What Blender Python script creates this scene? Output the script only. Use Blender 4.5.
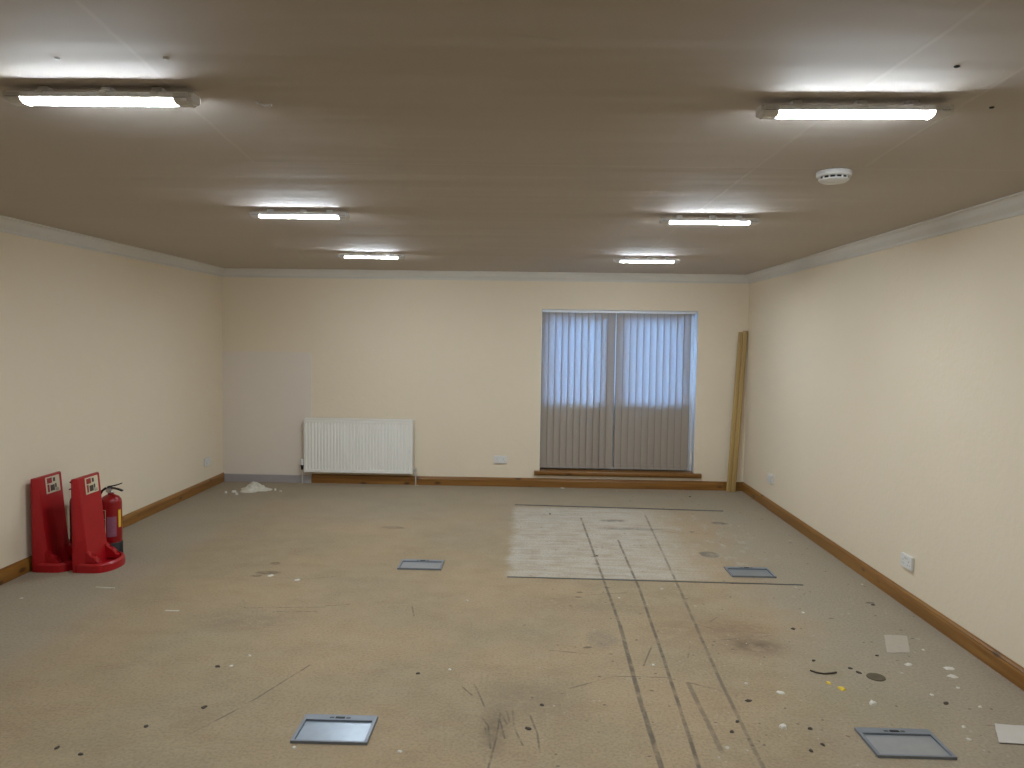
import bpy, bmesh, math, random
from mathutils import Vector, Matrix
import numpy as np

S = bpy.context.scene
for o in list(bpy.data.objects):
    bpy.data.objects.remove(o)

# ------------------------------------------------------------------ camera, world, exposure
YAW, PITCH, ROLL, FPX, CZ = -.0214, -.0576, .0145, 769.0, 1.6522
cy_, sy_, cp_, sp_ = math.cos(YAW), math.sin(YAW), math.cos(PITCH), math.sin(PITCH)
fw = Vector((sy_*cp_, cy_*cp_, sp_))
rt = Vector((cy_, -sy_, 0))
up = rt.cross(fw)
r2 = rt*math.cos(ROLL) + up*math.sin(ROLL)
u2 = -rt*math.sin(ROLL) + up*math.cos(ROLL)
cam_data = bpy.data.cameras.new('camera')
cam = bpy.data.objects.new('camera', cam_data)
S.collection.objects.link(cam)
M = Matrix((r2, u2, -fw)).transposed().to_4x4()
M.translation = Vector((0, 0, CZ))
cam.matrix_world = M
cam_data.sensor_width = 36
cam_data.lens = FPX/1024*36
cam_data.clip_start = .02
S.camera = cam

LAMP = 32.0          # strength of the glowing lamp covers
world = bpy.data.worlds.new('sky')
S.world = world
world.use_nodes = True
wn = world.node_tree.nodes
wn['Background'].inputs['Color'].default_value = (.22, .47, 1.0, 1)
wn['Background'].inputs['Strength'].default_value = 5.4
vs = S.view_settings
vs.view_transform = 'Standard'
vs.look = 'None'
vs.gamma = 1
vs.use_curve_mapping = False
vs.exposure = 3.0

XL, XR, D, H = -3.4485, 2.4229, 8.5909, 2.4
YB = -1.3

# ------------------------------------------------------------------ material helpers
class NT:
    def __init__(s, nt):
        s.nt = nt
    def n(s, t, **kw):
        nd = s.nt.nodes.new(t)
        ins = kw.pop('ins', {})
        for k, v in kw.items():
            setattr(nd, k, v)
        for k, v in ins.items():
            s.put(nd.inputs[k], v)
        return nd
    def put(s, sock, v):
        if isinstance(v, bpy.types.NodeSocket):
            s.nt.links.new(v, sock)
        else:
            if sock.type == 'RGBA' and len(v) == 3:
                v = (*v, 1)
            sock.default_value = v
    def math(s, op, a, b=0.0, c=0.0, clamp=False):
        nd = s.n('ShaderNodeMath', operation=op, use_clamp=clamp)
        s.put(nd.inputs[0], a)
        s.put(nd.inputs[1], b)
        if op in ('MULTIPLY_ADD', 'SMOOTH_MAX'):
            s.put(nd.inputs[2], c)
        return nd.outputs[0]
    def mix(s, f, a, b):
        nd = s.n('ShaderNodeMix', data_type='RGBA')
        s.put(nd.inputs[0], f)
        s.put(nd.inputs[6], a)
        s.put(nd.inputs[7], b)
        return nd.outputs[2]
    def noise(s, vec, scale, detail=3, rough=.55, out='Fac'):
        nd = s.n('ShaderNodeTexNoise', ins={'Scale': scale, 'Detail': detail, 'Roughness': rough})
        if vec is not None:
            s.put(nd.inputs['Vector'], vec)
        return nd.outputs[out]
    def ramp(s, f, a, b, lo=0.0, hi=1.0):
        nd = s.n('ShaderNodeMapRange', interpolation_type='SMOOTHSTEP')
        s.put(nd.inputs[0], f)
        s.put(nd.inputs[1], a)
        s.put(nd.inputs[2], b)
        s.put(nd.inputs[3], lo)
        s.put(nd.inputs[4], hi)
        return nd.outputs[0]
    def scaled(s, vec, sc):
        nd = s.n('ShaderNodeVectorMath', operation='MULTIPLY')
        s.put(nd.inputs[0], vec)
        s.put(nd.inputs[1], sc)
        return nd.outputs[0]
    def bump(s, h, strength, dist):
        return s.n('ShaderNodeBump', ins={'Height': h, 'Strength': strength, 'Distance': dist}).outputs[0]

def mat(name, col=(.5, .5, .5), rough=.6, metal=0.0, **kw):
    m = bpy.data.materials.new(name)
    m.use_nodes = True
    t = NT(m.node_tree)
    b = m.node_tree.nodes['Principled BSDF']
    b.inputs['Base Color'].default_value = (*col, 1)
    b.inputs['Roughness'].default_value = rough
    b.inputs['Metallic'].default_value = metal
    for k, v in kw.items():
        b.inputs[k.replace('_', ' ')].default_value = v
    return m, t, b

def obco(t):
    return t.n('ShaderNodeTexCoord').outputs['Object']

def simple(name, col, rough=.5, metal=0.0, vary=.12, scale=12, bump=0.0, **kw):
    """a colour with a little procedural mottling"""
    m, t, b = mat(name, col, rough, metal, **kw)
    n = t.noise(obco(t), scale, 4)
    d = tuple(c*(1-vary) for c in col)
    e = tuple(min(1, c*(1+vary)) for c in col)
    t.put(b.inputs['Base Color'], t.mix(n, d, e))
    if bump:
        t.put(b.inputs['Normal'], t.bump(n, bump, .003))
    return m

# segment and ellipse mask groups --------------------------------------------
def make_seg_group():
    g = bpy.data.node_groups.new('segment_mask', 'ShaderNodeTree')
    I = g.interface
    for nm, ty in (('P', 'NodeSocketVector'), ('A', 'NodeSocketVector'), ('B', 'NodeSocketVector'),
                   ('W', 'NodeSocketFloat'), ('Soft', 'NodeSocketFloat'), ('Prev', 'NodeSocketFloat')):
        I.new_socket(nm, in_out='INPUT', socket_type=ty)
    I.new_socket('Mask', in_out='OUTPUT', socket_type='NodeSocketFloat')
    t = NT(g)
    gi = g.nodes.new('NodeGroupInput')
    go = g.nodes.new('NodeGroupOutput')
    def vm(op, a, b=None, sc=None):
        nd = t.n('ShaderNodeVectorMath', operation=op)
        t.put(nd.inputs[0], a)
        if b is not None:
            t.put(nd.inputs[1], b)
        if sc is not None:
            t.put(nd.inputs['Scale'], sc)
        return nd.outputs['Value'] if op in ('DOT_PRODUCT', 'LENGTH') else nd.outputs['Vector']
    # the running mask nudges P by a negligible amount so that segments are evaluated one after another
    nud = t.math('MULTIPLY', gi.outputs['Prev'], 1e-6)
    P1 = vm('ADD', gi.outputs['P'], nud)
    pa = vm('SUBTRACT', P1, gi.outputs['A'])
    ba = vm('SUBTRACT', gi.outputs['B'], gi.outputs['A'])
    h = t.math('DIVIDE', vm('DOT_PRODUCT', pa, ba), vm('DOT_PRODUCT', ba, ba), clamp=True)
    d = vm('LENGTH', vm('SUBTRACT', pa, vm('SCALE', ba, sc=h)))
    e = t.math('ADD', gi.outputs['W'], gi.outputs['Soft'])
    r = t.ramp(d, gi.outputs['W'], e, 1.0, 0.0)
    g.links.new(t.math('MAXIMUM', r, gi.outputs['Prev']), go.inputs['Mask'])
    return g
SEG = make_seg_group()

def seg(t, P, a, b, w, soft=.006, prev=None):
    nd = t.n('ShaderNodeGroup', node_tree=SEG)
    t.put(nd.inputs['P'], P)
    nd.inputs['A'].default_value = (a[0], a[1], 0)
    nd.inputs['B'].default_value = (b[0], b[1], 0)
    nd.inputs['W'].default_value = w
    nd.inputs['Soft'].default_value = soft
    if prev is not None:
        t.put(nd.inputs['Prev'], prev)
    return nd.outputs[0]

def poly(t, P, pts, w, soft=.006, prev=None):
    for a, b in zip(pts[:-1], pts[1:]):
        prev = seg(t, P, a, b, w, soft, prev)
    return prev

def flat_xy(t, warp=0.0, wscale=6.0):
    """object coordinates flattened to the plane, wobbling a little"""
    co = obco(t)
    v = t.scaled(co, (1, 1, 0))
    if warp:
        nz = t.n('ShaderNodeTexNoise', ins={'Scale': wscale, 'Detail': 3})
        t.put(nz.inputs['Vector'], co)
        nd = t.n('ShaderNodeVectorMath', operation='SUBTRACT')
        t.put(nd.inputs[0], nz.outputs['Color'])
        nd.inputs[1].default_value = (.5, .5, .5)
        sc = t.scaled(nd.outputs[0], (warp, warp, 0))
        ad = t.n('ShaderNodeVectorMath', operation='ADD')
        t.put(ad.inputs[0], v)
        t.put(ad.inputs[1], sc)
        v = ad.outputs[0]
    return v

# ------------------------------------------------------------------ floor material
def floor_material():
    m, t, b = mat('stained_floor', rough=.85)
    co = obco(t)
    sep = t.n('ShaderNodeSeparateXYZ', ins={0: co})
    X, Y = sep.outputs[0], sep.outputs[1]
    P = flat_xy(t, .05, 9)
    PS = flat_xy(t, .006, 6)
    big = t.noise(co, 1.1, 4)
    mid = t.noise(co, 5.5, 5, .65)
    fine = t.noise(co, 70, 4, .7)
    streak = t.noise(t.scaled(co, (2.2, 14, 1)), 1.5, 4, .6)
    # brown adhesive colour
    col = t.mix(t.ramp(big, .35, .65), BROWN_A, BROWN_B)
    col = t.mix(t.ramp(mid, .35, .75, 0, .45), col, BROWN_C)
    col = t.mix(t.ramp(t.noise(t.scaled(co, (1, 1.6, 1)), 2.6, 5, .7), .5, .7, 0, .35), col, (.27, .175, .10))
    # greyer concrete near the right wall, along the left wall and at the far end
    wob = t.math('MULTIPLY_ADD', big, .9, t.math('MULTIPLY_ADD', mid, .5, -.7))
    gr = t.ramp(t.math('ADD', X, wob), 1.1, 2.0)
    gl = t.ramp(t.math('ADD', X, wob), -2.3, -2.9)
    gy = t.ramp(t.math('ADD', Y, t.math('MULTIPLY', wob, 1.5)), 5.6, 8.2, 0, .75)
    g = t.math('MAXIMUM', t.math('MAXIMUM', gr, gl), gy)
    g = t.math('MULTIPLY', g, .62)
    col = t.mix(g, col, t.mix(mid, GREY_A, GREY_B))
    # faint greenish worn areas
    gm = t.ramp(t.noise(co, .9, 2), .55, .7, 0, .35)
    col = t.mix(gm, col, (.30, .255, .15))
    # pale plaster-dust patch of the old service trench
    def band(v, a, b_, s):
        return t.math('MULTIPLY', t.ramp(v, a, a+s), t.ramp(v, b_-s, b_, 1, 0))
    xr = t.math('ADD', X, t.math('MULTIPLY', t.math('SUBTRACT', mid, .5), .9))
    px = t.math('MULTIPLY', t.ramp(t.math('ADD', X, t.math('MULTIPLY', mid, .14)), -.09, -.00), t.ramp(xr, .95, 1.5, 1, 0))
    py = t.math('MULTIPLY', t.ramp(Y, 5.27, 5.30), t.ramp(Y, 7.45, 7.60, 1, 0))
    pm = t.math('MULTIPLY', px, py)
    pn = t.ramp(t.math('ADD', t.math('MULTIPLY', streak, .6), t.math('MULTIPLY', mid, .5)), .36, .66, .25, .85)
    col = t.mix(t.math('MULTIPLY', pm, pn), col, (.50, .45, .37))
    wb = t.ramp(t.noise(t.scaled(co, (5, 2.2, 1)), 2.2, 5, .7), .52, .66)
    w2 = t.math('MULTIPLY', band(xr, .9, 2.0, .3), band(Y, 5.3, 7.4, .5))
    w3 = t.math('MULTIPLY', band(X, -.1, 1.7, .1), band(Y, 6.9, 7.5, .3))
    col = t.mix(t.math('MULTIPLY', wb, t.math('MULTIPLY', t.math('MAXIMUM', w2, w3), .6)), col, (.44, .40, .33))
    # shallow smudges
    def smudge(col, c, r, colr, amt, soft=.6, ns=14):
        q = t.n('ShaderNodeVectorMath', operation='SUBTRACT')
        t.put(q.inputs[0], P)
        q.inputs[1].default_value = (c[0], c[1], 0)
        s = t.scaled(q.outputs[0], (1/r[0], 1/r[1], 0))
        l = t.n('ShaderNodeVectorMath', operation='LENGTH')
        t.put(l.inputs[0], s)
        k = t.ramp(l.outputs['Value'], 1-soft, 1.0, 1, 0)
        k = t.math('MULTIPLY', k, t.ramp(t.noise(co, ns, 4, .7), .3, .62, .25, 1))
        return t.mix(t.math('MULTIPLY', k, amt), col, colr)
    col = smudge(col, (1.25, 4.15), (.25, .20), (.11, .058, .026), .75, .95)
    col = smudge(col, (1.23, 4.40), (.34, .22), (.19, .095, .05), .5, .9, 22)
    col = smudge(col, (.95, 4.35), (.45, .45), (.16, .10, .055), .35, .9, 10)
    col = smudge(col, (.80, 7.02), (.16, .07), (.11, .10, .085), .7)
    col = smudge(col, (.93, 6.72), (.42, .06), (.14, .13, .11), .6)
    col = smudge(col, (1.43, 5.95), (.09, .10), (.12, .115, .10), .8, .3)
    col = smudge(col, (1.77, 7.0), (.10, .07), (.10, .085, .07), .85)
    col = smudge(col, (.43, 4.2), (.11, .18), (.16, .14, .115), .4, .5)
    col = smudge(col, (-1.80, 5.26), (.11, .06), (.085, .055, .03), .8)
    col = smudge(col, (-1.82, 5.48), (.05, .05), (.085, .055, .03), .85)
    col = smudge(col, (-1.86, 5.18), (.06, .04), (.085, .055, .03), .8)
    col = smudge(col, (-1.6, 4.35), (.45, .28), (.15, .12, .085), .4, .9)
    col = smudge(col, (-1.15, 6.6), (.14, .06), (.12, .09, .06), .6)
    col = smudge(col, (.38, 4.75), (.60, .25), (.16, .115, .07), .3, .8, 25)
    col = smudge(col, (-.12, 3.18), (.10, .30), (.09, .06, .035), .5, .9, 26)
    col = smudge(col, (.02, 3.45), (.35, .35), (.14, .10, .065), .3, .9, 20)
    # small dark specks and pale flecks, thicker on the right half
    region = t.math('MULTIPLY_ADD', t.ramp(X, -.7, .4), .75, .25)
    def specks(scale, thr, r0, keep, stretch=(1, 1, 1)):
        v = t.n('ShaderNodeTexVoronoi', ins={'Scale': scale, 'Randomness': 1.0})
        t.put(v.inputs['Vector'], t.scaled(P, stretch))
        cs = t.n('ShaderNodeSeparateColor')
        t.put(cs.inputs[0], v.outputs['Color'])
        k = t.math('GREATER_THAN', t.math('MULTIPLY', cs.outputs[0], region), thr)
        rr = t.math('MULTIPLY', cs.outputs[1], r0)
        k2 = t.ramp(v.outputs['Distance'], t.math('MULTIPLY', rr, .5), rr, 1, 0)
        return t.math('MULTIPLY', t.math('MULTIPLY', k, k2), keep)
    col = t.mix(specks(9, .80, .22, .75, (.6, 1.2, 1)), col, (.085, .06, .04))
    col = t.mix(specks(21, .62, .24, .7), col, (.09, .065, .045))
    col = t.mix(specks(13, .86, .20, .8, (1, .8, 1)), col, (.5, .47, .40))
    col = t.mix(specks(37, .74, .26, .6), col, (.5, .47, .40))
    # dragged black tracks
    brk = t.ramp(t.noise(co, 9, 4, .7), .36, .58, .35, 1)
    tr = poly(t, PS, [(.51, 7.106), (.538, 5.483), (.556, 4.41)], .004, .009)
    tr = poly(t, PS, [(.556, 4.41), (.538, 3.473), (.542, 2.6)], .007, .008, tr)
    tr = poly(t, PS, [(.766, 6.335), (.764, 5.053), (.728, 3.929), (.679, 2.7)], .005, .007, tr)
    tr3 = t.math('MULTIPLY', poly(t, PS, [(1.132, 7.282), (1.033, 5.071), (.962, 3.706), (.933, 2.7)], .004, .009), .8)
    tr = t.math('MAXIMUM', tr, tr3)
    tr4 = t.math('MULTIPLY', poly(t, PS, [(.798, 3.66), (.806, 3.037)], .006, .01), .7)
    tr = t.math('MAXIMUM', tr, tr4)
    col = t.mix(t.math('MULTIPLY', t.math('MULTIPLY', tr, brk), .78), col, (.075, .058, .042))
    # thin scratches and cracks
    thin = [[(-.12, 3.36), (-.09, 3.28), (-.07, 3.22)], [(-.075, 3.34), (-.06, 3.24)], [(-.10, 3.24), (-.075, 3.10)], [(-.16, 3.18), (-.145, 3.08)], [(.03, 3.30), (.06, 3.15), (.07, 3.0)], [(-.30, 3.58), (-.24, 3.48)],
            [(-.19, 3.294), (-.15, 3.2), (-.13, 3.02)], [(-.103, 3.326), (-.11, 3.1), (-.133, 2.876)],
            [(-.243, 3.62), (-.161, 3.323)], [(-.05, 3.40), (-.04, 3.2), (.0, 3.05)],
            [(-1.766, 4.693), (-1.701, 4.553), (-1.23, 4.60)], [(-1.64, 4.50), (-1.25, 4.52)],
            [(-1.23, 4.618), (-1.08, 4.66)], [(-1.741, 5.162), (-1.50, 5.13), (-1.284, 5.216)],
            [(-.698, 4.652), (-.66, 4.481)], [(.127, 4.023), (.348, 3.983)],
            [(.10, 3.50), (.45, 3.72), (.70, 3.72), (.93, 3.60)], [(1.0, 4.45), (1.12, 4.36), (1.42, 4.33)],
            [(1.10, 4.22), (1.40, 4.30)], [(1.10, 4.50), (1.18, 4.60)], [(.40, 4.93), (.66, 4.99)],
            [(.69, 4.10), (.61, 3.85)], [(.905, 4.136), (.86, 3.97)], [(1.75, 3.33), (2.3, 3.30)],
            [(-1.079, 3.766), (-1.25, 3.32), (-1.42, 3.0)], [(.87, 6.76), (1.30, 6.62), (1.6, 6.60)]]
    th = None
    for pl in thin:
        th = poly(t, PS, pl, .0012, .006, th)
    col = t.mix(t.math('MULTIPLY', t.math('MULTIPLY', th, t.ramp(t.noise(co, 7, 4, .7), .42, .6, .1, 1)), .65), col, (.07, .052, .038))
    # fine grain
    col = t.mix(t.ramp(fine, .38, .68, 0, .38), col, (.14, .115, .08))
    t.put(b.inputs['Base Color'], col)
    hgt = t.math('ADD', t.math('MULTIPLY', fine, .4), mid)
    t.put(b.inputs['Normal'], t.bump(hgt, .35, .004))
    b.inputs['Specular IOR Level'].default_value = .3
    return m

BROWN_A, BROWN_B, BROWN_C = (.37, .262, .148), (.31, .235, .138), (.42, .325, .20)
GREY_A, GREY_B = (.38, .33, .255), (.30, .265, .21)

def wall_material(name, a, b_, bump=.4):
    m, t, b = mat(name, rough=.75)
    co = obco(t)
    n1 = t.noise(co, 1.3, 3)
    n2 = t.noise(co, 26, 5, .65)
    col = t.mix(n1, a, b_)
    st = t.ramp(t.noise(co, 3.2, 6, .75), .66, .78, 0, .10)
    col = t.mix(st, col, (.40, .30, .20))
    t.put(b.inputs['Base Color'], col)
    t.put(b.inputs['Normal'], t.bump(t.math('ADD', n2, t.math('MULTIPLY', t.noise(co, 5, 2), .8)), bump, .006))
    return m

def ceiling_material():
    m, t, b = mat('ceiling_paint', rough=.8)
    co = obco(t)
    n1 = t.noise(co, .8, 3)
    col = t.mix(n1, (.485, .425, .365), (.54, .475, .41))
    P = flat_xy(t, .02, 5)
    seams = [[(-1.02, -1.2), (-1.03, 1.75), (-1.20, 3.32)], [(-1.25, 3.34), (2.3, 3.36)], [(.95, 3.5), (.96, 2.6), (1.0, 1.2)],
             [(1.40, 3.3), (1.30, 2.0), (1.34, 1.0)], [(-3.3, 5.75), (2.3, 5.75)], [(.97, 8.4), (.95, 3.5)]]
    sm = None
    for s in seams:
        sm = poly(t, P, s, .002, .009, sm)
    col = t.mix(t.math('MULTIPLY', sm, .35), col, (.62, .57, .50))
    t.put(b.inputs['Base Color'], col)
    # board sag and brush strokes running across the room
    s1 = t.noise(t.scaled(co, (.30, 2.3, 1)), 1.6, 2, .45)
    s2 = t.noise(t.scaled(co, (2.5, 26, 1)), 2.0, 4, .6)
    s3 = t.noise(co, 60, 3)
    h = t.math('ADD', t.math('MULTIPLY', s1, 1.5), t.math('MULTIPLY', s2, .018))
    h = t.math('ADD', h, t.math('MULTIPLY', s3, .015))
    h = t.math('ADD', h, t.math('MULTIPLY', sm, .05))
    t.put(b.inputs['Normal'], t.bump(h, .9, CEIL_BUMP))
    b.inputs['Specular IOR Level'].default_value = .25
    return m
CEIL_BUMP = .008

def wood(name, a, b_, axis=0, rough=.35, knots=True):
    m, t, b = mat(name, rough=rough)
    co = obco(t)
    sc = [26, 26, 26]
    sc[axis] = 1.3
    g = t.noise(t.scaled(co, tuple(sc)), 1.0, 5, .6)
    col = t.mix(t.ramp(g, .3, .7), a, b_)
    if knots:
        kc = [5, 11, 11]
        if axis == 1:
            kc = [11, 5, 11]
        if axis == 2:
            kc = [11, 11, 5]
        v = t.n('ShaderNodeTexVoronoi', ins={'Scale': .75})
        t.put(v.inputs['Vector'], t.scaled(co, tuple(kc)))
        k = t.ramp(v.outputs['Distance'], .06, .20, .85, 0)
        col = t.mix(k, col, (.05, .02, .008))
    big = t.noise(t.scaled(co, tuple(.4 if i == axis else 2 for i in range(3))), 1, 2)
    col = t.mix(t.ramp(big, .35, .65, 0, .35), col, tuple(c*.6 for c in a))
    t.put(b.inputs['Base Color'], col)
    return m

# ------------------------------------------------------------------ mesh helpers
C = S.collection
def obj(name, bm, m, parent=None, loc=None, smooth=False, **props):
    bmesh.ops.recalc_face_normals(bm, faces=bm.faces[:])
    me = bpy.data.meshes.new(name)
    bm.to_mesh(me)
    bm.free()
    for mm in (m if isinstance(m, (list, tuple)) else [m]):
        me.materials.append(mm)
    if smooth:
        for p in me.polygons:
            p.use_smooth = True
        try:
            me.set_sharp_from_angle(angle=math.radians(38))
        except Exception:
            pass
    o = bpy.data.objects.new(name, me)
    C.objects.link(o)
    if parent:
        o.parent = parent
    if loc:
        o.location = loc
    for k, v in props.items():
        o[k] = v
    return o

def thing(name, label, cat, loc=(0, 0, 0), rotz=0, group=None):
    o = bpy.data.objects.new(name, None)
    o.empty_display_size = .1
    C.objects.link(o)
    o.location = loc
    o.rotation_euler = (0, 0, rotz)
    o['label'] = label
    o['category'] = cat
    if group:
        o['group'] = group
    return o

def tag(o, label, cat, group=None):
    o['label'] = label
    o['category'] = cat
    if group:
        o['group'] = group
    return o

def struct(name, bm, m, parent=None, smooth=False):
    o = obj(name, bm, m, parent, smooth=smooth)
    if not parent:
        o['kind'] = 'structure'
    return o

def box(bm, x0, x1, y0, y1, z0, z1, mi=0, bev=0.0):
    vs_ = [bm.verts.new((x, y, z)) for z in (z0, z1) for y in (y0, y1) for x in (x0, x1)]
    idx = [(0, 2, 3, 1), (4, 5, 7, 6), (0, 1, 5, 4), (2, 6, 7, 3), (0, 4, 6, 2), (1, 3, 7, 5)]
    fs = []
    for f in idx:
        fc = bm.faces.new([vs_[i] for i in f])
        fc.material_index = mi
        fs.append(fc)
    if bev:
        es = list({e for f in fs for e in f.edges})
        bmesh.ops.bevel(bm, geom=es, offset=bev, segments=2, affect='EDGES', clamp_overlap=True)
    return vs_

def prism(bm, pts, axis, a, b, mi=0):
    """extrude a closed 2D outline; axis 0: (y,z), 1: (x,z), 2: (x,y)"""
    def P(p, w):
        return {0: (w, p[0], p[1]), 1: (p[0], w, p[1]), 2: (p[0], p[1], w)}[axis]
    A = [bm.verts.new(P(p, a)) for p in pts]
    B = [bm.verts.new(P(p, b)) for p in pts]
    n = len(pts)
    fs = [bm.faces.new(A), bm.faces.new(B[::-1])]
    for i in range(n):
        fs.append(bm.faces.new((A[i], B[i], B[(i+1) % n], A[(i+1) % n])))
    for f in fs:
        f.material_index = mi

def lathe(bm, prof, cx=0, cy=0, seg_=28, mi=0):
    rings = []
    for r, z in prof:
        if r < 1e-5:
            rings.append([bm.verts.new((cx, cy, z))])
        else:
            rings.append([bm.verts.new((cx+r*math.cos(2*math.pi*i/seg_), cy+r*math.sin(2*math.pi*i/seg_), z)) for i in range(seg_)])
    for a, b in zip(rings[:-1], rings[1:]):
        for i in range(seg_):
            j = (i+1) % seg_
            if len(a) == 1 and len(b) == 1:
                continue
            if len(a) == 1:
                f = bm.faces.new((a[0], b[i], b[j]))
            elif len(b) == 1:
                f = bm.faces.new((a[i], b[0], a[j]))
            else:
                f = bm.faces.new((a[i], b[i], b[j], a[j]))
            f.material_index = mi

def tube(bm, pts, r, n=10, mi=0):
    pts = [Vector(p) for p in pts]
    rings = []
    for i, p in enumerate(pts):
        d = (pts[min(i+1, len(pts)-1)] - pts[max(i-1, 0)]).normalized()
        ref = Vector((0, 0, 1)) if abs(d.z) < .9 else Vector((1, 0, 0))
        u = d.cross(ref).normalized()
        v = d.cross(u).normalized()
        rr = r[i] if isinstance(r, (list, tuple)) else r
        rings.append([bm.verts.new(p + u*rr*math.cos(2*math.pi*k/n) + v*rr*math.sin(2*math.pi*k/n)) for k in range(n)])
    for a, b in zip(rings[:-1], rings[1:]):
        for k in range(n):
            f = bm.faces.new((a[k], b[k], b[(k+1) % n], a[(k+1) % n]))
            f.material_index = mi
    for R_ in (rings[0], rings[-1]):
        f = bm.faces.new(R_)
        f.material_index = mi

def sweep(bm, prof, path, closed=False):
    """prof: (out, z) pairs; path: list of (corner, per-corner inward mitre vector)"""
    rings = []
    for (px, py), (mx, my) in path:
        rings.append([bm.verts.new((px+mx*o_, py+my*o_, z)) for o_, z in prof])
    n = len(prof)
    prs = list(zip(rings[:-1], rings[1:]))
    if closed:
        prs.append((rings[-1], rings[0]))
    for a, b in prs:
        for k in range(n):
            bm.faces.new((a[k], b[k], b[(k+1) % n], a[(k+1) % n]))
    if not closed:
        bm.faces.new(rings[0])
        bm.faces.new(rings[-1][::-1])

NB = bmesh.new

def copy_tree(o, parent=None):
    c = o.copy()
    C.objects.link(c)
    if parent:
        c.parent = parent
    for ch in list(o.children):
        copy_tree(ch, c)
    return c

# ------------------------------------------------------------------ materials
M_floor = floor_material()
M_wall = wall_material('cream_wallpaper', (.795, .683, .515), (.755, .643, .475))
M_wallL = M_wall
M_patch = wall_material('greyish_patch_paint', (.765, .675, .57), (.735, .65, .55), .08)
M_ceil = ceiling_material()
M_coving = simple('coving_paint', (.66, .62, .55), .6, vary=.04, scale=3)
M_plinth = simple('grey_plinth_paint', (.36, .325, .315), .6, vary=.06, scale=4)
M_skX = wood('varnished_pine_x', (.30, .138, .028), (.20, .080, .013), 0)
M_skY = wood('varnished_pine_y', (.32, .148, .028), (.21, .084, .013), 1)
M_pine = wood('raw_pine', (.50, .335, .12), (.38, .24, .075), 2, .5, knots=False)
M_plastic = simple('white_plastic', (.72, .70, .66), .4, vary=.03)
M_lampbody = simple('lamp_housing_plastic', (.86, .86, .86), .45, vary=.03)
M_lampcap = simple('lamp_cap_plastic', (.72, .70, .68), .5, vary=.05)
M_rad = simple('radiator_enamel', (.88, .85, .78), .35, vary=.02, scale=2)
M_radgap = simple('radiator_grille', (.55, .54, .51), .5, vary=.03)
M_dark = simple('black_plastic', (.006, .006, .007), .6, vary=.2)
M_red = simple('red_plastic', (.37, .003, .007), .38, vary=.05, scale=4)
M_redmetal = simple('red_enamel', (.27, .004, .006), .28, vary=.05, scale=4)
M_chrome = simple('steel', (.55, .55, .55), .3, 1.0, vary=.06)
M_copper = simple('painted_pipe', (.50, .47, .42), .5, vary=.1)
M_upvc = simple('white_upvc', (.78, .79, .80), .35, vary=.02)
M_boxframe = simple('floor_box_frame_metal', (.20, .215, .235), .45, .3, vary=.10, scale=20)
M_boxlid = simple('floor_box_lid_steel', (.30, .335, .37), .32, .6, vary=.14, scale=18)
M_strip = simple('dull_metal_strip', (.075, .075, .075), .5, .4, vary=.35, scale=15)
M_label = simple('cream_label', (.62, .55, .38), .5, vary=.05)
M_lilac = simple('lilac_print', (.26, .09, .14), .5, vary=.25, scale=90)
M_yellow = simple('yellow_print', (.70, .48, .03), .5, vary=.1)
M_pictred = simple('dark_red_print', (.30, .02, .02), .5, vary=.2, scale=60)
M_pictdark = simple('dark_print', (.06, .04, .03), .5, vary=.3, scale=60)
M_flake = simple('white_flake', (.60, .56, .47), .8, vary=.15, scale=40)
M_chip = simple('dark_chip', (.05, .035, .025), .8, vary=.3, scale=40)
M_dust = simple('plaster_crumbs', (.60, .56, .46), .9, vary=.2, scale=30, bump=.5)
M_film = simple('greyed_film', (.40, .345, .27), .5, vary=.12, scale=25)
M_paper = simple('white_paper', (.56, .51, .45), .6, vary=.05)
M_out = simple('outside_ground', (.20, .20, .19), .9, vary=.2, scale=1)

m, t, b = mat('lamp_cover', (.9, .9, .9), .4)
b.inputs['Emission Color'].default_value = (.79, .895, 1.0, 1)
b.inputs['Emission Strength'].default_value = LAMP
M_glow = m

m = bpy.data.materials.new('window_glass')
m.use_nodes = True
t = NT(m.node_tree)
for n_ in list(m.node_tree.nodes):
    m.node_tree.nodes.remove(n_)
out = t.n('ShaderNodeOutputMaterial')
tr = t.n('ShaderNodeBsdfTransparent', ins={'Color': (.93, .96, .97)})
gl = t.n('ShaderNodeBsdfGlossy', ins={'Roughness': .02})
fr = t.n('ShaderNodeFresnel', ins={'IOR': 1.45})
mx = t.n('ShaderNodeMixShader', ins={0: fr.outputs[0], 1: tr.outputs[0], 2: gl.outputs[0]})
t.put(out.inputs[0], mx.outputs[0])
M_glass = m

m = bpy.data.materials.new('blind_fabric')
m.use_nodes = True
t = NT(m.node_tree)
for n_ in list(m.node_tree.nodes):
    m.node_tree.nodes.remove(n_)
out = t.n('ShaderNodeOutputMaterial')
weave = t.noise(t.scaled(obco(t), (1, 1, .5)), 160, 3, .7)
fc = t.mix(weave, (.50, .425, .345), (.60, .515, .425))
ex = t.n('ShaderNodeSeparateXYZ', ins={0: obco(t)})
edge_shade = t.ramp(t.math('ABSOLUTE', ex.outputs[0]), .0395, .0415, 0, .6)  # slat edges painted dark, standing in for shadow gaps where slats overlap
fc = t.mix(edge_shade, fc, (.16, .125, .095))
df = t.n('ShaderNodeBsdfDiffuse', ins={'Color': fc})
tl = t.n('ShaderNodeBsdfTranslucent', ins={'Color': t.mix(edge_shade, (.60, .58, .56), (.22, .20, .18))})
mx = t.n('ShaderNodeMixShader', ins={0: .36, 1: df.outputs[0], 2: tl.outputs[0]})
t.put(out.inputs[0], mx.outputs[0])
M_blind = m

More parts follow.
